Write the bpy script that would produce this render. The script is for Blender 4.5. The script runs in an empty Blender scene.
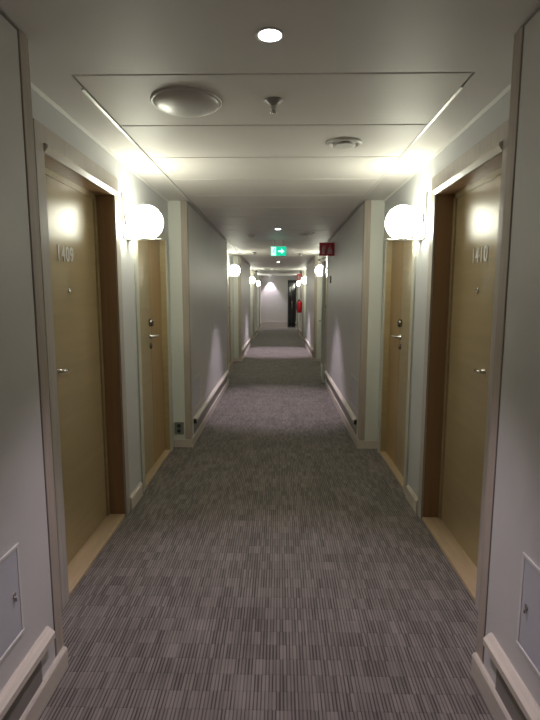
import bpy, bmesh, math, random
from mathutils import Vector, Matrix
C = bpy.context.scene.collection
PI = math.pi

# ---------------------------------------------------------------- camera
TH, YAW, ROLL, CH = 0.13100944, 0.01882068, 0.00155259, 1.5158
fw = Vector((-math.sin(YAW)*math.cos(TH), math.cos(YAW)*math.cos(TH), -math.sin(TH)))
rt = Vector((math.cos(YAW), math.sin(YAW), 0)); up = rt.cross(fw)
r2 = rt*math.cos(ROLL)+up*math.sin(ROLL); u2 = -rt*math.sin(ROLL)+up*math.cos(ROLL)
cd = bpy.data.cameras.new('camera'); cam = bpy.data.objects.new('camera', cd); C.objects.link(cam)
cam.matrix_world = Matrix(((r2.x, u2.x, -fw.x, 0), (r2.y, u2.y, -fw.y, 0), (r2.z, u2.z, -fw.z, CH), (0, 0, 0, 1)))
cd.sensor_fit = 'VERTICAL'; cd.sensor_height = 36; cd.lens = 488.24*36/720
cd.clip_start = 0.02; cd.clip_end = 100
bpy.context.scene.camera = cam
# ---------------------------------------------------------------- world and exposure
w = bpy.data.worlds.new('world'); bpy.context.scene.world = w; w.use_nodes = True
w.node_tree.nodes['Background'].inputs[0].default_value = (0.02, 0.02, 0.02, 1)
w.node_tree.nodes['Background'].inputs[1].default_value = 0.0
vs = bpy.context.scene.view_settings
vs.view_transform = 'Standard'; vs.look = 'None'; vs.gamma = 1; vs.use_curve_mapping = False
vs.exposure = 0.18
GLOBE = 20.0           # emission of the glass globes
SPOT = 70.0           # watts of each recessed downlight
GLOBE_COL = (1.0, 1.0, 0.82)
SPOT_COL = (1.0, 0.86, 1.0)

# ---------------------------------------------------------------- materials
def mat(name, col, rough=0.5, metal=0.0, spec=0.5, bump=0, bscale=200, vary=0, vscale=(3, 3, 3), coat=0):
    m = bpy.data.materials.new(name); m.use_nodes = True
    nt = m.node_tree; b = nt.nodes['Principled BSDF']
    b.inputs['Base Color'].default_value = (*col, 1); b.inputs['Roughness'].default_value = rough
    b.inputs['Metallic'].default_value = metal; b.inputs['Specular IOR Level'].default_value = spec
    b.inputs['Coat Weight'].default_value = coat
    tc = nt.nodes.new('ShaderNodeTexCoord'); mp = nt.nodes.new('ShaderNodeMapping')
    nt.links.new(tc.outputs['Object'], mp.inputs[0]); mp.inputs['Scale'].default_value = vscale
    n = nt.nodes.new('ShaderNodeTexNoise'); n.inputs['Scale'].default_value = 1; n.inputs['Detail'].default_value = 4
    nt.links.new(mp.outputs[0], n.inputs['Vector'])
    r = nt.nodes.new('ShaderNodeValToRGB')
    r.color_ramp.elements[0].position = 0.3; r.color_ramp.elements[1].position = 0.7
    r.color_ramp.elements[0].color = (*[c*(1-vary) for c in col], 1)
    r.color_ramp.elements[1].color = (*[min(1, c*(1+vary)) for c in col], 1)
    nt.links.new(n.outputs['Fac'], r.inputs[0]); nt.links.new(r.outputs[0], b.inputs['Base Color'])
    if bump:
        n2 = nt.nodes.new('ShaderNodeTexNoise'); n2.inputs['Scale'].default_value = bscale
        nt.links.new(tc.outputs['Object'], n2.inputs['Vector'])
        bp = nt.nodes.new('ShaderNodeBump'); bp.inputs['Strength'].default_value = bump; bp.inputs['Distance'].default_value = 0.002
        nt.links.new(n2.outputs['Fac'], bp.inputs['Height']); nt.links.new(bp.outputs[0], b.inputs['Normal'])
    return m
def emit(name, col, s):
    m = bpy.data.materials.new(name); m.use_nodes = True
    b = m.node_tree.nodes['Principled BSDF']
    b.inputs['Base Color'].default_value = (*col, 1); b.inputs['Emission Color'].default_value = (*col, 1)
    b.inputs['Emission Strength'].default_value = s; b.inputs['Roughness'].default_value = 0.3
    return m
M_wall = mat('painted wall', (0.63, 0.62, 0.60), 0.42, bump=0.15, bscale=400, vary=0.02)
M_recess = mat('recess paint', (0.64, 0.65, 0.66), 0.5, bump=0.12, bscale=300, vary=0.02)
M_green = mat('pale green white paint', (0.70, 0.72, 0.66), 0.5, vary=0.02)
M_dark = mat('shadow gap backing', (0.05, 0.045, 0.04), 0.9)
M_ceil = mat('ceiling panel', (0.74, 0.715, 0.685), 0.55, bump=0.12, bscale=250, vary=0.02)
M_alu = mat('white enamelled profile', (0.80, 0.79, 0.76), 0.3)
M_post = mat('whitewashed oak', (0.44, 0.38, 0.32), 0.45, vary=0.10, vscale=(60, 60, 3))
M_casing = mat('pale casing wood', (0.49, 0.45, 0.41), 0.4, vary=0.08, vscale=(50, 50, 3))
M_lip = mat('glossy lip with painted lamplight', (0.66, 0.60, 0.52), 0.22, vary=0.05)  # paler than the casing: globe light on the underside is in the colour
M_case2 = mat('pale green white casing', (0.58, 0.58, 0.50), 0.4, vary=0.03)
M_plast = mat('grey plastic', (0.22, 0.22, 0.21), 0.4)
M_lgrey = mat('light grey enamel', (0.42, 0.41, 0.39), 0.4)
M_steel = mat('dark polished steel', (0.34, 0.32, 0.30), 0.12, metal=1)
M_rail = mat('limed wood rail', (0.68, 0.61, 0.53), 0.4, vary=0.08, vscale=(60, 3, 60))
M_skirt = mat('limed wood skirting', (0.62, 0.56, 0.49), 0.45, vary=0.06, vscale=(60, 3, 60))
M_leaf = mat('birch veneer', (0.44, 0.345, 0.19), 0.30, vary=0.07, vscale=(4, 1.5, 22), bump=0.03, bscale=60)
M_leafo = mat('honey birch veneer', (0.46, 0.30, 0.13), 0.36, vary=0.08, vscale=(25, 25, 1.2))
M_jamb = mat('brown jamb with painted shade', (0.36, 0.225, 0.12), 0.35, vary=0.12, vscale=(30, 30, 1.5))  # orange-brown wood, darkened for the shade on the face towards the camera
M_sill = mat('oak threshold', (0.54, 0.41, 0.26), 0.4, vary=0.10, vscale=(30, 3, 30))
M_chrome = mat('brushed chrome', (0.75, 0.74, 0.72), 0.18, metal=1)
M_num = mat('satin steel numerals', (0.95, 0.94, 0.90), 0.25, spec=0.9)
M_black = mat('black plastic', (0.02, 0.02, 0.022), 0.4)
M_white = mat('white plastic', (0.72, 0.71, 0.68), 0.35)
M_bracket = mat('white lacquered metal', (0.85, 0.85, 0.82), 0.3)
M_back = mat('grey brown gap shade', (0.26, 0.24, 0.215), 0.5)
M_hatch = mat('grey enamel hatch', (0.56, 0.565, 0.60), 0.35)
M_sock = mat('grey socket', (0.22, 0.25, 0.21), 0.4)
M_red = mat('sign red', (0.42, 0.01, 0.025), 0.35)
M_redp = mat('extinguisher red', (0.50, 0.01, 0.02), 0.25)
M_pict = mat('sign white', (0.50, 0.33, 0.34), 0.5)
M_fdoor = mat('grey painted steel', (0.62, 0.64, 0.58), 0.35)
M_glass = mat('dark reflective glass', (0.010, 0.010, 0.009), 0.08, spec=0.9)
M_clear = bpy.data.materials.new('clear glass'); M_clear.use_nodes = True
_b = M_clear.node_tree.nodes['Principled BSDF']; _b.inputs['Transmission Weight'].default_value = 1
_b.inputs['Roughness'].default_value = 0.02; _b.inputs['IOR'].default_value = 1.2; _b.inputs['Base Color'].default_value = (0.9, 1, 0.95, 1)
M_globe = emit('opal glass', GLOBE_COL, GLOBE)
M_lens = emit('downlight lens', (1, 0.95, 1), 14)
M_egreen = emit('sign green', (0.0, 0.48, 0.27), 1.15)
M_ewhite = emit('sign lit white', (0.5, 1.0, 0.85), 1.6)

def carpet():
    m = bpy.data.materials.new('striped carpet'); m.use_nodes = True
    nt = m.node_tree; N = nt.nodes; Lk = nt.links; b = N['Principled BSDF']
    b.inputs['Roughness'].default_value = 0.95; b.inputs['Specular IOR Level'].default_value = 0.1
    b.inputs['Sheen Weight'].default_value = 0.25
    tc = N.new('ShaderNodeTexCoord'); sp = N.new('ShaderNodeSeparateXYZ'); Lk.new(tc.outputs['Object'], sp.inputs[0])
    def mth(op, a, bb=None, c=None):
        n = N.new('ShaderNodeMath'); n.operation = op
        for i, v in enumerate((a, bb, c)):
            if v is None: continue
            if isinstance(v, (int, float)): n.inputs[i].default_value = v
            else: Lk.new(v, n.inputs[i])
        return n.outputs[0]
    def noise2(a, c):
        cx = N.new('ShaderNodeCombineXYZ'); Lk.new(a, cx.inputs[0]); Lk.new(c, cx.inputs[1])
        wn = N.new('ShaderNodeTexWhiteNoise'); wn.noise_dimensions = '2D'; Lk.new(cx.outputs[0], wn.inputs['Vector'])
        return wn.outputs['Value']
    iy = mth('FLOOR', mth('DIVIDE', sp.outputs[1], 0.085))
    xs = mth('ADD', sp.outputs[0], 20.0)
    PER = 0.0142
    ix = mth('FLOOR', mth('DIVIDE', xs, PER))
    st = noise2(ix, iy)                                                   # yarn pair by yarn pair
    s2 = noise2(mth('ADD', ix, 91.0), iy)
    fx = mth('FRACT', mth('DIVIDE', xs, PER))
    cl = noise2(mth('FLOOR', mth('DIVIDE', xs, 0.071)), mth('ADD', iy, 7.3))
    big = N.new('ShaderNodeTexNoise'); big.inputs['Scale'].default_value = 4; big.inputs['Detail'].default_value = 5
    Lk.new(tc.outputs['Object'], big.inputs['Vector'])
    tri = mth('ABSOLUTE', mth('SUBTRACT', fx, 0.5))                       # dark line between the pairs
    wl = mth('ADD', mth('MULTIPLY', s2, 0.14), 0.22)
    line = mth('MULTIPLY', mth('GREATER_THAN', tri, wl), mth('ADD', mth('MULTIPLY', st, 0.50), 0.18))
    v = mth('ADD', mth('MULTIPLY', s2, 0.24), mth('MULTIPLY', cl, 0.08))
    v = mth('ADD', v, mth('ADD', mth('MULTIPLY', big.outputs['Fac'], 0.55), 0.17))
    v = mth('SUBTRACT', v, line)
    fy = mth('FRACT', mth('DIVIDE', sp.outputs[1], 0.085))
    v = mth('SUBTRACT', v, mth('MULTIPLY', mth('LESS_THAN', fy, 0.05), 0.14))
    r = N.new('ShaderNodeValToRGB'); Lk.new(v, r.inputs[0])
    r.color_ramp.elements[0].position = 0.05; r.color_ramp.elements[1].position = 0.95
    r.color_ramp.elements[0].color = (0.070, 0.060, 0.055, 1); r.color_ramp.elements[1].color = (0.335, 0.298, 0.27, 1)
    Lk.new(r.outputs[0], b.inputs['Base Color'])
    n2 = N.new('ShaderNodeTexNoise'); n2.inputs['Scale'].default_value = 900; Lk.new(tc.outputs['Object'], n2.inputs['Vector'])
    bp = N.new('ShaderNodeBump'); bp.inputs['Strength'].default_value = 0.4; bp.inputs['Distance'].default_value = 0.003
    Lk.new(n2.outputs['Fac'], bp.inputs['Height']); Lk.new(bp.outputs[0], b.inputs['Normal'])
    return m
M_carpet = carpet()

# ---------------------------------------------------------------- helpers
def box(bm, x0, x1, y0, y1, z0, z1, bevel=0.0):
    x0, x1 = sorted((x0, x1)); y0, y1 = sorted((y0, y1)); z0, z1 = sorted((z0, z1))
    t = bmesh.new(); bmesh.ops.create_cube(t, size=1)
    for v in t.verts:
        v.co = Vector((x0+(v.co.x+.5)*(x1-x0), y0+(v.co.y+.5)*(y1-y0), z0+(v.co.z+.5)*(z1-z0)))
    if bevel: bmesh.ops.bevel(t, geom=t.edges[:], offset=bevel, segments=2, affect='EDGES', profile=0.5)
    me = bpy.data.meshes.new('t'); t.to_mesh(me); bm.from_mesh(me); bpy.data.meshes.remove(me); t.free()
def prism(bm, prof, y0, y1):                       # prof: (x, z) outline, run along Y
    a = [bm.verts.new((x, y0, z)) for x, z in prof]; b = [bm.verts.new((x, y1, z)) for x, z in prof]
    n = len(prof)
    fs = [bm.faces.new(a), bm.faces.new(b[::-1])] + [bm.faces.new((a[i], b[i], b[(i+1) % n], a[(i+1) % n])) for i in range(n)]
    bmesh.ops.recalc_face_normals(bm, faces=fs)
def lathe(bm, prof, org=(0, 0, 0), axis=(0, 0, 1), n=40):       # prof: (r, h)
    q = Vector((0, 0, 1)).rotation_difference(Vector(axis)); o = Vector(org); rings = []
    for r, h in prof:
        if r < 1e-6: rings.append([bm.verts.new(o+q @ Vector((0, 0, h)))])
        else: rings.append([bm.verts.new(o+q @ Vector((r*math.cos(2*PI*i/n), r*math.sin(2*PI*i/n), h))) for i in range(n)])
    fs = []
    for a, b in zip(rings, rings[1:]):
        for i in range(n):
            j = (i+1) % n
            if len(a) == 1 and len(b) == 1: continue
            if len(a) == 1: fs.append(bm.faces.new((a[0], b[i], b[j])))
            elif len(b) == 1: fs.append(bm.faces.new((a[i], b[0], a[j])))
            else: fs.append(bm.faces.new((a[i], b[i], b[j], a[j])))
    for f in fs: f.smooth = True
    bmesh.ops.recalc_face_normals(bm, faces=fs)
def rod(bm, a, b, r, n=16):
    a = Vector(a); b = Vector(b); L = (b-a).length
    lathe(bm, [(0, 0), (r*.8, 0), (r, r*.2), (r, L-r*.2), (r*.8, L), (0, L)], a, (b-a).normalized(), n)
def obj(name, bm, m, parent=None, auto=False):
    me = bpy.data.meshes.new(name); bm.to_mesh(me); bm.free()
    o = bpy.data.objects.new(name, me); C.objects.link(o)
    for x in (m if isinstance(m, (list, tuple)) else [m]): me.materials.append(x)
    if parent:
        o.parent = parent
        me.transform(Matrix.Translation(-parent.matrix_basis.translation) if parent.parent is None else Matrix())
    return o
def sub(name, bm, m, part, root): # sub-part: world coordinates relative to the root's location
    me = bpy.data.meshes.new(name); bm.to_mesh(me); bm.free()
    me.transform(Matrix.Translation(-root.matrix_basis.translation))
    o = bpy.data.objects.new(name, me); C.objects.link(o); me.materials.append(m); o.parent = part
    return o
def tag(o, label=None, cat=None, group=None, kind=None):
    if label: o['label'] = label
    if cat: o['category'] = cat
    if group: o['group'] = group
    if kind: o['kind'] = kind
    return o
def empty(name, loc, label, cat, group=None, kind=None):
    o = bpy.data.objects.new(name, None); C.objects.link(o); o.location = loc; o.empty_display_size = 0.1
    return tag(o, label, cat, group, kind)
def one(name, m, fn, parent=None):
    bm = bmesh.new(); fn(bm); return obj(name, bm, m, parent)
def B(*a, **k): return lambda bm: box(bm, *a, **k)

# ---------------------------------------------------------------- layout
H = 2.405
WL, WR = -0.88, 0.80           # projecting wall faces
DL, DR = -1.06, 0.985          # recessed wall faces
P = 6.54                        # rhythm of the corridor
BUMPS = [(-1.75, 1.817), (4.756, 8.30), (11.25, 14.8), (17.3, 19.4), (22.4, 23.6)]
RECS = [(-4.8, -1.75), (1.817, 4.756), (8.30, 11.25), (14.8, 17.3), (19.4, 22.4)]
YB, YE = -4.8, 23.6
def side(s): return (WL, DL) if s < 0 else (WR, DR)
D1 = (2.250, 3.185)            # single door opening (recess at 1.817)
D2 = (3.665, 4.60)             # double door opening

# floor, ceiling
o = one('floor', M_carpet, B(-1.5, 1.5, YB-.1, YE+.1, -0.06, 0)); tag(o, 'dark purple-grey carpet woven in short lengthwise stripes', 'floor', kind='structure')
def ceil(bm):
    box(bm, -1.5, 1.5, YB-.1, YE+.1, H+.012, H+.08)
    g = 0.005
    box(bm, -0.846, 0.776, YB, 2.107-g, H, H+.0125)
    y = 2.107
    while y < YE:
        y1 = min(y+.6, YE)
        box(bm, -0.845, 0.775, y+g, y1-g, H, H+.0125, 0.004)
        y += .6
    box(bm, -1.30, -0.853, 2.107, YE, H, H+.0125)
    box(bm, 0.783, 1.25, 2.107, YE, H, H+.0125); box(bm, -1.30, -.846, YB, 2.107, H, H+.0125); box(bm, .776, 1.25, YB, 2.107, H, H+.0125)
o = one('ceiling', M_ceil, ceil); tag(o, 'pale grey ceiling of wide cross panels with thin joints', 'ceiling', kind='structure')

def wall(s):
    wx, dx = side(s); out = s*1.45
    bm = bmesh.new()
    for (a, b) in BUMPS: box(bm, wx+s*.014, out, a+.004, b-.004, 0, H)
    for k, (a, b) in enumerate(RECS):
        e = 0.004
        if k in (1, 2):
            dy = (RECS[k][0]-RECS[1][0])
            if k == 1: cuts = [(D1[0]-.04, D1[1]+.04, 2.18), (D2[0]-.03, D2[1]+.03, 2.05)]
            else: cuts = [(D2[0]-.03+dy, D2[1]+.03+dy, 2.05)]
            y = a
            for c0, c1, z in cuts:
                box(bm, dx, out, y-e, c0, 0, H); box(bm, dx, out, c0, c1, z, H); y = c1
            box(bm, dx, out, y, b+e, 0, H)
        else: box(bm, dx, out, a-e, b+e, 0, H)
    n = 'left' if s < 0 else 'right'
    o = obj('wall_'+n, bm, M_recess)
    tag(o, 'pale grey %s-hand corridor wall stepping in and out around the door recesses' % n, 'wall', kind='structure')
    bm = bmesh.new()
    for (a, b) in BUMPS: box(bm, wx, wx+s*.0142, a+.072, b-.072, 0, H-.012)
    p = obj('wall_panel', bm, M_wall, o)
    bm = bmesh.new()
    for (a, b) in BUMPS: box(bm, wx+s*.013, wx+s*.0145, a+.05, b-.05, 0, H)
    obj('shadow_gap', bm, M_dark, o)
    bm = bmesh.new()
    for (a, b) in BUMPS: box(bm, wx+s*.058, dx-s*.0, a, a+.006, 0, H)
    obj('return_face', bm, M_green, o)
    # corner posts
    t = bmesh.new()
    for (a, b) in BUMPS:
        for y0, y1 in ((a-.002, a+.062), (b-.062, b+.002)):
            box(t, wx-s*.001, wx+s*.06, y0, y1, 0, H-.002, 0.003)
    o = obj('trim_1' if s < 0 else 'trim_2', t, M_post)
    tag(o, 'whitewashed wood corner posts on the %s-hand wall projections' % n, 'trim', kind='structure')
    # skirting and upper rail
    t = bmesh.new(); u = bmesh.new(); d = bmesh.new()
    for (a, b) in BUMPS:
        prism(t, [(wx-s*.0, 0), (wx-s*.018, 0), (wx-s*.018, .084), (wx-s*.012, .092), (wx, .094)], a-.012, b-.006)
        box(t, wx-s*.018, dx, a-.014, a, 0, .08, .002)
        prism(u, [(wx, .268), (wx-s*.008, .268), (wx-s*.032, .246), (wx-s*.032, .222), (wx-s*.02, .212), (wx, .212)], a+.15, b-.125)
        box(d, wx, wx-s*.006, a+.15, b-.19, .094, .214)
    # short skirting pieces between the doors
    for dy in (0, P-.01):
        prism(u, [(dx, .0), (dx-s*.020, .0), (dx-s*.020, .085), (dx-s*.010, .10), (dx, .10)], 3.28+dy, 3.56+dy)
    o = obj('baseboard_'+n, t, M_skirt); tag(o, 'limed wood skirting board along the %s-hand wall' % n, 'skirting board', kind='structure')
    obj('gap_shade_strip', d, M_back, o)  # shadow in the gap under the rail, put in as a dark strip
    k = bmesh.new(); box(k, wx, wx-s*.031, BUMPS[1][0]+.142, BUMPS[1][0]+.15, .205, .250); obj('rail_end_shade', k, M_black, o)  # black block painting the shadow at the near end of the rail
    r = obj('trim_3' if s < 0 else 'trim_4', u, M_rail); tag(r, 'bevelled limed wood bumper rail above the %s-hand skirting' % n, 'rail', kind='structure')
    # bright ceiling profiles
    q = bmesh.new()
    for (a, b) in RECS[1:]:
        prism(q, [(dx, H-.014), (dx-s*.003, H-.014), (dx-s*.012, H-.004), (dx-s*.012, H+.001), (dx, H+.001)], a+.3, b)
        prism(q, [(wx-s*.016, H+.004), (wx-s*.018, H-.007), (wx-s*.030, H-.004), (wx-s*.030, H+.004)], a+.42 if a > 1 else a, b+.1)
    c = obj('trim_5' if s < 0 else 'trim_6', q, M_alu); tag(c, 'thin white metal edge profiles along the %s-hand ceiling edge' % n, 'trim', kind='structure')
wall(-1); wall(1)
o = one('wall_end', M_wall, B(-1.45, 1.45, YE, YE+.12, 0, H)); tag(o, 'lilac-grey wall closing the far end of the corridor', 'wall', kind='structure')
def er(bm):
    box(bm, -1.06, .36, YE-.018, YE, 0, .09); box(bm, -1.06, .36, YE-.03, YE, .212, .266, .004)
o = one('baseboard_end', M_rail, er); tag(o, 'limed skirting and rail across the far end wall', 'skirting board', kind='structure')
o = one('wall_back', M_wall, B(-1.45, 1.45, YB-.12, YB, 0, H)); tag(o, 'plain grey wall behind the viewpoint', 'wall', kind='structure')

# ---------------------------------------------------------------- guest room doors
def textmesh(body, size, depth=0.004, sx=1.0):
    cu = bpy.data.curves.new('txt', 'FONT'); cu.body = body; cu.size = size; cu.extrude = depth
    cu.offset = size*0.018; cu.align_x = 'CENTER'; cu.space_character = 1.12
    t = bpy.data.objects.new('txt', cu); C.objects.link(t)
    bpy.context.view_layer.update()
    me = bpy.data.meshes.new_from_object(t.evaluated_get(bpy.context.evaluated_depsgraph_get()))
    bpy.data.objects.remove(t); bpy.data.curves.remove(cu)
    me.transform(Matrix.Diagonal((sx, 1, 1, 1)))
    return me
def casing(s, dx, y0, y1, ztop, wv, hh, proj=0.014):
    def f(bm):
        x1 = dx-s*proj
        box(bm, dx-s*.0005, x1, y0-wv, y0, 0, ztop, .0015); box(bm, dx-s*.0005, x1, y1, y1+wv, 0, ztop, .0015)
        box(bm, dx-s*.0005, x1, y0-wv, y1+wv, ztop, ztop+hh, .0015)
    return f
def guest_door(n, s, number, label):
    wx, dx = side(s); y0, y1 = D1; zt = 2.145
    root = empty('door_%d' % n, (dx, (y0+y1)/2, 0), label, 'door', 'numbered guest room doors', 'structure')
    c = one('casing', M_casing, casing(s, dx, y0, y1, zt, .078, .118), root)
    def lip(bm): prism(bm, [(dx-s*.0141, zt), (dx-s*.030, zt+.022), (dx-s*.030, zt+.034), (dx-s*.0141, zt+.042)], y0+.002, y1+.004)
    bl = bmesh.new(); lip(bl); sub('head_lip', bl, M_lip, c, root)
    lx = dx+s*.115
    def fr(bm):
        for a, b in ((y0-.04, y0), (y1, y1+.04)): box(bm, dx+s*.001, dx+s*.19, a, b, 0, zt+.035)
        box(bm, dx+s*.001, dx+s*.19, y0-.04, y1+.04, zt, zt+.035)
    one('jamb', M_jamb, fr, root)
    def st(bm):
        for a, b in ((y0, y0+.018), (y1-.036, y1)): box(bm, lx-s*.012, lx+s*.03, a, b, .02, zt)
        box(bm, lx-s*.012, lx+s*.03, y0, y1, zt-.03, zt)
    one('door_stop', M_leaf, st, root)
    lf = one('leaf', M_leaf, B(lx, lx+s*.045, y0+.003, y1-.003, .022, zt-.003, bevel=.002), root)
    one('threshold', M_sill, B(dx-s*.004, lx+s*.06, y0, y1, 0, .02, bevel=.003), root)
    me = textmesh(number, 0.115, depth=.0015, sx=.86)
    yc = 2.705 if s < 0 else 2.755
    R = Matrix(((0, 0, -s, 0), (-s, 0, 0, 0), (0, 1, 0, 0), (0, 0, 0, 1)))
    me.transform(Matrix.Translation((lx-s*.0018, yc, 1.702)) @ R)
    me.transform(Matrix.Translation(-root.location)); me.materials.append(M_num)
    o = bpy.data.objects.new('room_number', me); C.objects.link(o); o.parent = root
    o['label'] = 'satin metal numerals %s' % number
    ax = (-s, 0, 0); yp = 2.735 if s < 0 else 2.755
    bm = bmesh.new(); lathe(bm, [(0, -.001), (.014, -.001), (.014, .004), (.009, .006), (.007, .003), (0, .002)], (lx, yp, 1.545), ax, 20)
    obj('peephole', bm, M_chrome, root)
    bm = bmesh.new(); hy = y0+.075
    hy = 2.545 if s < 0 else 2.60
    lathe(bm, [(0, -.001), (.013, -.001), (.013, .003), (.009, .006), (.009, .03), (0, .03)], (lx, hy, 1.115), ax, 20)
    rod(bm, (lx-s*.032, hy-.012, 1.115), (lx-s*.032, hy+.045, 1.115), .009)
    obj('handle', bm, M_chrome, root)
    return root
guest_door(1, -1, '1409', 'blond birch guest room door with metal numerals 1409 in a deep orange-brown jamb with shade in its colour')
guest_door(2, 1, '1410', 'blond birch guest room door with metal numerals 1410 in a deep orange-brown jamb with shade in its colour')

def double_door(n, s, dy, label):
    wx, dx = side(s); y0, y1 = D2[0]+dy, D2[1]+dy; zt = 2.02
    root = empty('door_%d' % n, (dx, (y0+y1)/2, 0), label, 'door', None, 'structure')
    one('casing', M_case2, casing(s, dx, y0, y1, zt, .07, .07), root)
    def fr(bm):
        for a, b in ((y0-.028, y0), (y1, y1+.028)): box(bm, dx+s*.001, dx+s*.09, a, b, 0, zt+.028)
        box(bm, dx+s*.001, dx+s*.09, y0-.028, y1+.028, zt, zt+.028)
    one('jamb', M_leaf, fr, root)
    lx = dx+s*.050; ym = y0+.535
    one('leaf', M_leaf, B(lx, lx+s*.04, y0+.003, ym-.003, .022, zt-.003, bevel=.002), root)
    l2 = one('leaf', M_leafo, B(lx, lx+s*.04, ym+.003, y1-.003, .022, zt-.003, bevel=.002), root); l2['label'] = 'honey coloured door leaf'
    one('threshold', M_sill, B(dx-s*.006, lx+s*.06, y0, y1, 0, .02, bevel=.003), root)
    ax = (-s, 0, 0); hy = ym-.035
    bm = bmesh.new()
    lathe(bm, [(0, -.001), (.034, -.001), (.034, .022), (.026, .032), (.012, .034), (0, .034)], (lx, hy, 1.285), ax, 24)
    obj('lock_cylinder', bm, M_steel, root)
    bm = bmesh.new()
    lathe(bm, [(0, -.001), (.028, -.001), (.028, .008), (.011, .012), (.010, .05), (0, .05)], (lx, hy, 1.17), ax, 24)
    rod(bm, (lx-s*.048, hy-.008, 1.17), (lx-s*.048, hy+.13, 1.17), .010)
    obj('handle', bm, M_chrome, root)
    bm = bmesh.new()
    lathe(bm, [(0, -.001), (.025, -.001), (.025, .008), (.014, .016), (0, .018)], (lx, hy, 1.085), ax, 24)
    obj('keyhole_rose', bm, M_steel, root)
double_door(3, -1, 0, 'honey birch double-leaf door just past the left globe lamp nearest the viewer')
double_door(4, 1, 0, 'honey birch double-leaf door just past the right globe lamp nearest the viewer')
double_door(5, -1, P-.01, 'birch door mostly hidden in the second left recess')
double_door(6, 1, P-.01, 'birch door in the second right recess behind the open glazed door')

# ---------------------------------------------------------------- globe wall lamps
def globe_lamp(s, y, label):
    wx, dx = side(s); gx = dx-s*.134 if s < 0 else dx-s*.134; gz = 2.020; r = .117
    root = empty('globe_lamp', (dx, y, gz), label, 'wall lamp', 'opal globe wall lamps along the corridor')
    one('back_plate', M_bracket, B(dx, dx-s*.012, y-.11, y+.095, 1.900, 2.20, bevel=.002), root)
    one('shelf_bracket', M_bracket, B(dx-s*.010, dx-s*.245, y-.03, y+.03, 1.900, 1.908, bevel=.001), root)
    bm = bmesh.new()
    lathe(bm, [(0, .0), (.045, .0), (.045, .006), (.03, .012), (0, .012)], (gx, y, 1.9075), (0, 0, 1), 28)
    obj('socket_cup', bm, M_chrome, root)
    bm = bmesh.new(); lathe(bm, [(.048, -.003), (.058, -.003), (.058, .012), (.048, .012), (.048, -.003)], (dx-s*.0122, y-.045, 2.03), (-s, 0, 0), 28)
    obj('ring', bm, M_steel, root)
    bm = bmesh.new(); n = 24
    lathe(bm, [(0, -r)]+[(r*math.sin(PI*i/n), -r*math.cos(PI*i/n)) for i in range(1, n)]+[(0, r)], (gx, y, gz), (0, 0, 1), 40)
    obj('globe', bm, M_globe, root)
    return root
proto = globe_lamp(-1, 3.47, 'white glowing globe lamp on the left wall between door 1409 and the double door')
protoR = globe_lamp(1, 3.50, 'white glowing globe lamp on the right wall between door 1410 and the double door')
def dup(root, loc, label=None, group=None):
    r = root.copy(); C.objects.link(r); r.location = loc
    if label: r['label'] = label
    if group: r['group'] = group
    for ch in root.children:
        c = ch.copy(); C.objects.link(c); c.parent = r
        for g in ch.children:
            d = g.copy(); C.objects.link(d); d.parent = c
    return r
ORD = {1: 'second', 2: 'third', 3: 'farthest'}
for k, y in ((1, 10.2), (2, 16.6), (3, 21.0)):
    dup(proto, (DL, y, 2.03), '%s opal globe lamp down the left wall, counted from the viewer' % ORD[k])
    dup(protoR, (DR, y+.03, 2.03), '%s opal globe lamp down the right wall, counted from the viewer' % ORD[k])

# ---------------------------------------------------------------- downlights
def downlight(x, y, label, power=SPOT, ang=72, blend=.6):
    root = empty('downlight', (x, y, H), label, 'downlight', 'recessed ceiling downlights')
    bm = bmesh.new(); lathe(bm, [(.034, .001), (.050, .001), (.050, -.001), (.047, -.003), (.042, -.003), (.034, .0)], (x, y, H), (0, 0, 1), 36)
    obj('trim_ring', bm, M_white, root)
    bm = bmesh.new(); lathe(bm, [(0, -.0055), (.032, -.005), (.042, -.0015)], (x, y, H), (0, 0, 1), 36)
    obj('lens', bm, M_lens, root)
    ld = bpy.data.lights.new('spot', 'SPOT'); ld.energy = power; ld.color = SPOT_COL
    ld.spot_size = math.radians(ang); ld.spot_blend = blend; ld.shadow_soft_size = .03
    l = bpy.data.objects.new('spot', ld); C.objects.link(l); l.location = (0, 0, -.03); l.parent = root
    return root
downlight(-.036, 1.811, 'round recessed downlight shining brightest overhead')
downlight(-.022, 6.74, 'small recessed downlight in front of the green exit sign', SPOT*1.6)
downlight(-.03, 13.2, 'tiny recessed downlight beyond the green exit sign', SPOT*2.8)
downlight(-.43, YE-.17, 'recessed downlight casting a white cone on the far end wall', SPOT*1.2, 76, .5)
downlight(-.03, -2.6, 'recessed downlight behind the viewpoint')

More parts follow.
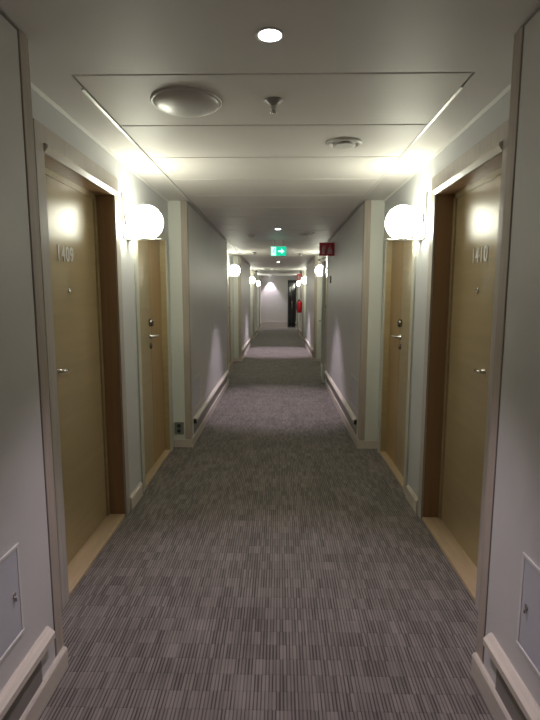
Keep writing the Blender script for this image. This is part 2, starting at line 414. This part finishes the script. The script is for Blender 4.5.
# ---------------------------------------------------------------- things on the ceiling
bm = bmesh.new()
lathe(bm, [(.16, .001), (.163, -.001), (.163, -.006), (.158, -.010), (.153, -.010), (.148, -.006)], (-.433, 2.385, H), (0, 0, 1), 56)
dsk = empty('ceiling_vent', (-.433, 2.385, H), 'large round domed white air valve on the ceiling, left of centre', 'vent')
obj('rim', bm, M_white, dsk)
bm = bmesh.new()
lathe(bm, [(.152, -.006), (.148, -.016), (.13, -.026), (.10, -.033), (.06, -.038), (.03, -.040), (0, -.0405)], (-.433, 2.385, H), (0, 0, 1), 56)
obj('dome', bm, M_white, dsk)
def ring_valve(name, x, y, r, label, cat, group=None):
    t = empty(name, (x, y, H), label, cat, group)
    bm = bmesh.new(); lathe(bm, [(r*.72, .001), (r, .001), (r, -.006), (r*.93, -.013), (r*.80, -.013), (r*.70, -.002)], (x, y, H), (0, 0, 1), 44)
    obj('flange', bm, M_white, t)
    bm = bmesh.new(); lathe(bm, [(r*.30, -.001), (r*.50, -.012), (r*.64, -.018), (r*.62, -.022), (r*.45, -.020), (0, -.014)], (x, y, H), (0, 0, 1), 44)
    obj('disc', bm, M_white, t)
    return t
ring_valve('air_valve', .376, 3.01, .104, 'small round air valve with an inner disc, nearest on the ceiling right of centre', 'vent')
def detector(name, x, y, r, label, M_white=M_white):
    t = empty(name, (x, y, H), label, 'detector')
    bm = bmesh.new(); lathe(bm, [(0, .001), (r, .001), (r, -.010), (r*.9, -.014), (0, -.014)], (x, y, H), (0, 0, 1), 36); obj('base', bm, M_white, t)
    bm = bmesh.new(); lathe(bm, [(r*.8, -.0142), (r*.8, -.022), (r*.6, -.036), (r*.3, -.042), (0, -.042)], (x, y, H), (0, 0, 1), 36); obj('chamber', bm, M_white, t)
    return t
detector('smoke_detector', -.42, 7.40, .055, 'small white smoke detector on the ceiling, left of the second downlight')
ring_valve('air_valve', .40, 7.35, .11, 'round ceiling air valve close to the hanging red sign', 'vent')
bm = bmesh.new(); lathe(bm, [(0, .001), (.022, .001), (.022, -.012), (.012, -.02), (0, -.02)], (.475, 7.15, H), (0, 0, 1), 24)
tag(obj('indicator_lamp', bm, M_chrome), 'tiny shiny indicator stud on the ceiling beside the second air valve', 'indicator')
detector('smoke_detector', -.52, 10.3, .05, 'dark-looking detector on the lit ceiling left of the exit sign', M_plast)
detector('smoke_detector', .45, 10.5, .05, 'dark-looking detector on the lit ceiling right of the exit sign', M_plast)
detector('smoke_detector', -.27, 17.0, .05, 'farthest ceiling detector, near the end wall')
def sprinkler(x, y, label):
    t = empty('sprinkler', (x, y, H), label, 'sprinkler', 'ceiling sprinkler heads')
    bm = bmesh.new(); lathe(bm, [(0, .0), (.044, .0), (.041, -.003), (.024, -.014), (.018, -.022), (0, -.022)], (x, y, H), (0, 0, 1), 32); obj('rosette', bm, M_lgrey, t)
    bm = bmesh.new(); lathe(bm, [(0, -.017), (.012, -.017), (.010, -.030), (.005, -.034), (.004, -.05), (0, -.05)], (x, y, H), (0, 0, 1), 20)
    for k in (-1, 1): rod(bm, (x+k*.011, y, H-.026), (x+k*.004, y, H-.052), .0022, 8)
    obj('body', bm, M_chrome, t)
    bm = bmesh.new(); lathe(bm, [(0, -.050), (.015, -.051), (.015, -.054), (0, -.055)], (x, y, H), (0, 0, 1), 20); obj('deflector', bm, M_chrome, t)
sprinkler(-.030, 2.38, 'small sprinkler head on the ceiling just past the nearest downlight')

# ---------------------------------------------------------------- hanging signs
ex = empty('exit_sign', (0, 8.0, H), 'lit green emergency exit sign with running figure and arrow hanging from the ceiling', 'exit sign')
X0, X1, Z0, Z1, YS = -.138, .108, 2.150, 2.297, 8.0
one('housing', M_white, B(X0-.004, X1+.004, YS, YS+.03, Z0-.004, Z1+.004, bevel=.003), ex)
one('face', M_egreen, B(X0, X1, YS-.003, YS, Z0, Z1), ex)
def man(bm):   # white field with the opening, left third
    box(bm, X0+.008, X0+.080, YS-.0045, YS-.003, Z0+.008, Z1-.008)
pz = one('doorway_pictogram', M_ewhite, man, ex)
def fig(bm):
    def limb(a, b, w):
        a = Vector(a); b = Vector(b); d = (b-a).normalized(); n = Vector((-d.y, d.x))*w/2
        vs_ = [bm.verts.new((p.x, YS-.0055, p.y)) for p in (a+n, b+n, b-n, a-n)]; bm.faces.new(vs_)
    cx, cz = X0+.044, Z0+.070
    limb((cx, cz), (cx+.008, cz+.032), .014); limb((cx, cz+.002), (cx-.016, cz-.016), .009); limb((cx-.016, cz-.016), (cx-.028, cz-.018), .008)
    limb((cx, cz+.002), (cx+.016, cz-.014), .009); limb((cx+.016, cz-.014), (cx+.012, cz-.034), .008)
    limb((cx+.006, cz+.030), (cx+.024, cz+.016), .006); limb((cx+.006, cz+.030), (cx-.014, cz+.026), .006)
    lathe(bm, [(0, 0), (.0085, 0), (.0085, .001), (0, .001)], (cx+.013, YS-.0052, cz+.044), (0, -1, 0), 16)
one('running_figure', M_egreen, fig, ex)
def arrow(bm):
    cz = (Z0+Z1)/2; y = YS-.0042
    box(bm, X0+.115, X0+.175, y, YS-.003, cz-.012, cz+.012)
    a = [bm.verts.new(p) for p in ((X0+.165, y, cz-.042), (X0+.215, y, cz), (X0+.165, y, cz+.042))]
    bm.faces.new(a)
one('arrow', M_ewhite, arrow, ex)
for x in (X0+.05, X1-.05):
    bm = bmesh.new(); rod(bm, (x, YS+.015, Z1), (x, YS+.015, H+.001), .004, 10); obj('suspension_rod', bm, M_white, ex)

def ext_sign(x0, x1, z0, z1, y, label):
    t = empty('fire_sign', (x1, y, z1), label, 'sign')
    one('plate', M_red, B(x0, x1, y, y+.008, z0, z1, bevel=.001), t)
    w_, h_ = x1-x0, z1-z0
    def pic(bm):
        yf = y-.0015
        cx = x0+w_*.27
        lathe(bm, [(0, z0+h_*.14), (w_*.085, z0+h_*.14), (w_*.095, z0+h_*.2), (w_*.095, z0+h_*.55), (w_*.05, z0+h_*.66), (w_*.03, z0+h_*.70), (0, z0+h_*.72)], (cx, 0, 0), (0, 0, 1), 16)
        for v in bm.verts: v.co.y = yf + (0.0 if v.co.y < 0 else .001)
        box(bm, cx-w_*.02, cx+w_*.14, yf, y, z0+h_*.72, z0+h_*.76); box(bm, cx+w_*.12, cx+w_*.15, yf, y, z0+h_*.5, z0+h_*.75)
        # flames
        for k, (fx, fh) in enumerate(((.62, .5), (.72, .7), (.82, .45))):
            a = [bm.verts.new((x0+w_*(fx+dx_), yf, z0+h_*(.16+fh*dz_))) for dx_, dz_ in ((-.05, 0), (.05, 0), (.06, .35), (0.0, 1), (-.06, .4))]
            bm.faces.new(a)
    one('pictogram', M_pict, pic, t)
    one('wall_flange', M_red, B(x1-.002, x1+.004, y-.02, y+.03, z0, z1), t)
ext_sign(.582, .796, 2.095, 2.285, 7.3, 'large red fire equipment sign jutting from the right wall near the glazed door')
ext_sign(.62, .796, 2.085, 2.29, 17.6, 'tiny distant red sign above the fire extinguisher')

fe = empty('fire_extinguisher', (.70, 17.40, .92), 'red fire extinguisher hanging on the right wall near the corridor end', 'fire extinguisher')
bm = bmesh.new(); lathe(bm, [(0, .92), (.07, .92), (.085, .935), (.088, .96), (.088, 1.26), (.07, 1.31), (.03, 1.34), (0, 1.34)], (.708, 17.40, 0), (0, 0, 1), 28); obj('cylinder', bm, M_redp, fe)
def noz(bm):
    rod(bm, (.708, 17.40, 1.335), (.708, 17.40, 1.39), .02, 12); box(bm, .63, .73, 17.39, 17.41, 1.385, 1.40); box(bm, .63, .71, 17.39, 17.41, 1.36, 1.37)
one('valve', M_black, noz, fe)
bm = bmesh.new()
pts = [(.69, 17.39, 1.36), (.62, 17.37, 1.30), (.61, 17.35, 1.15), (.61, 17.35, 1.02)]
for a, b in zip(pts, pts[1:]): rod(bm, a, b, .010, 10)
obj('hose', bm, M_black, fe)
one('wall_bracket', M_black, B(.79, .80, 17.37, 17.43, 1.1, 1.33), fe)

# ---------------------------------------------------------------- open glazed fire door
fd = empty('door_7', (.79, 8.33, 0), 'pale grey glazed fire door standing open against the second right recess', 'door', None, 'structure')
fx0, fx1, fy0, fy1, fz = .748, .782, 8.34, 9.26, 2.10
def stile(bm):
    box(bm, fx0, fx1, fy0, fy0+.11, .02, fz, .003); box(bm, fx0, fx1, fy1-.11, fy1, .02, fz, .003)
    box(bm, fx0+.001, fx1-.001, fy0+.1, fy1-.1, .02, .24, .003); box(bm, fx0+.001, fx1-.001, fy0+.1, fy1-.1, fz-.12, fz, .003)
one('leaf_frame', M_fdoor, stile, fd)
one('glass_pane', M_clear, B(fx0+.014, fx0+.022, fy0+.1, fy1-.1, .22, fz-.11), fd)
bm = bmesh.new()
for zz in (1.05,):
    rod(bm, (fx0, fy1-.06, zz), (fx0-.045, fy1-.06, zz), .009); rod(bm, (fx0-.045, fy1-.055, zz), (fx0-.045, fy1-.19, zz), .009)
obj('handle', bm, M_chrome, fd)
fd.rotation_euler = (0, 0, -.052)
cl = one('door_closer', M_chrome, B(fx0-.045, fx0-.002, fy0+.08, fy0+.32, 2.03, 2.085, bevel=.004), fd)
bm = bmesh.new(); rod(bm, (fx0-.03, fy0+.2, 2.095), (fx0-.10, fy0+.05, 2.12), .008); rod(bm, (fx0-.10, fy0+.05, 2.12), (fx0+.03, fy0-.02, 2.15), .008)
sub('closer_arm', bm, M_chrome, cl, fd)
one('call_switch', M_black, B(.80, .782, 7.64, 7.74, 1.71, 1.82, bevel=.004))
tag(bpy.data.objects['call_switch'], 'small black switch box high on the right wall before the glazed door', 'switch')

# ---------------------------------------------------------------- dark glazed door at the end
ed = empty('door_8', (.62, YE-.02, 0), 'dark glazed door at the right of the far end wall', 'door', None, 'structure')
ex0, ex1, ez = .40, .80, 2.25
def ef(bm):
    for a, b in ((ex0, ex0+.06), (ex1-.05, ex1)): box(bm, a, b, YE-.05, YE, 0, ez, .002)
    box(bm, ex0, ex1, YE-.05, YE, ez-.06, ez, .002); box(bm, ex0, ex1, YE-.05, YE, 0, .08, .002)
    box(bm, .575, .60, YE-.05, YE, 0, ez)
one('frame', M_black, ef, ed)
one('glass_pane', M_glass, B(ex0+.05, ex1-.04, YE-.03, YE-.02, .06, ez-.05), ed)
bm = bmesh.new(); rod(bm, (.61, YE-.07, .9), (.61, YE-.07, 1.3), .012); obj('handle', bm, M_chrome, ed)

# ---------------------------------------------------------------- service hatches, socket
def hatch(s, y0, y1, z0, z1, label):
    wx = side(s)[0]
    t = empty('service_hatch', (wx, (y0+y1)/2, z0), label, 'hatch', 'service hatches low on the walls')
    def fr(bm):
        w_ = .012
        box(bm, wx, wx-s*.006, y0, y1, z1-w_, z1, .0015); box(bm, wx, wx-s*.006, y0, y1, z0, z0+w_, .0015)
        box(bm, wx, wx-s*.004, y0, y0+w_, z0, z1, .001); box(bm, wx, wx-s*.004, y1-w_, y1, z0, z1, .001)
    one('frame', M_white, fr, t)
    one('hatch_door', M_hatch, B(wx, wx-s*.003, y0+.014, y1-.014, z0+.014, z1-.014, bevel=.001), t)
    bm = bmesh.new(); yk = y1-.045; zk = (z0+z1)/2+.0
    lathe(bm, [(0, .002), (.010, .002), (.010, .005), (.007, .006), (0, .004)], (wx, yk, zk), (-s, 0, 0), 18)
    rod(bm, (wx-s*.007, yk-.002, zk-.005), (wx-s*.010, yk-.004, zk-.020), .004, 10)
    obj('latch', bm, M_chrome, t)
hatch(-1, 1.13, 1.535, .365, .69, 'grey service hatch low on the left wall nearest the viewer')
hatch(1, 1.11, 1.51, .365, .69, 'grey service hatch low on the right wall nearest the viewer')
hatch(-1, 4.93, 5.34, .345, .665, 'grey service hatch low on the left wall past the double door')
hatch(1, 4.95, 5.36, .345, .665, 'grey service hatch low on the right wall past the double door')

so = empty('wall_socket', (-1.0, 4.75, .13), 'dark grey wall socket low on the left recess end, above the skirting', 'socket')
one('plate', M_sock, B(-1.045, -.952, 4.742, 4.756, .134, .258, bevel=.003), so)
def holes(bm):
    for z in (.170, .222):
        lathe(bm, [(0, .0), (.018, .0), (.020, .002), (.0, .002)], (-.9985, 4.7425, z), (0, -1, 0), 20)
one('outlet', M_black, holes, so)
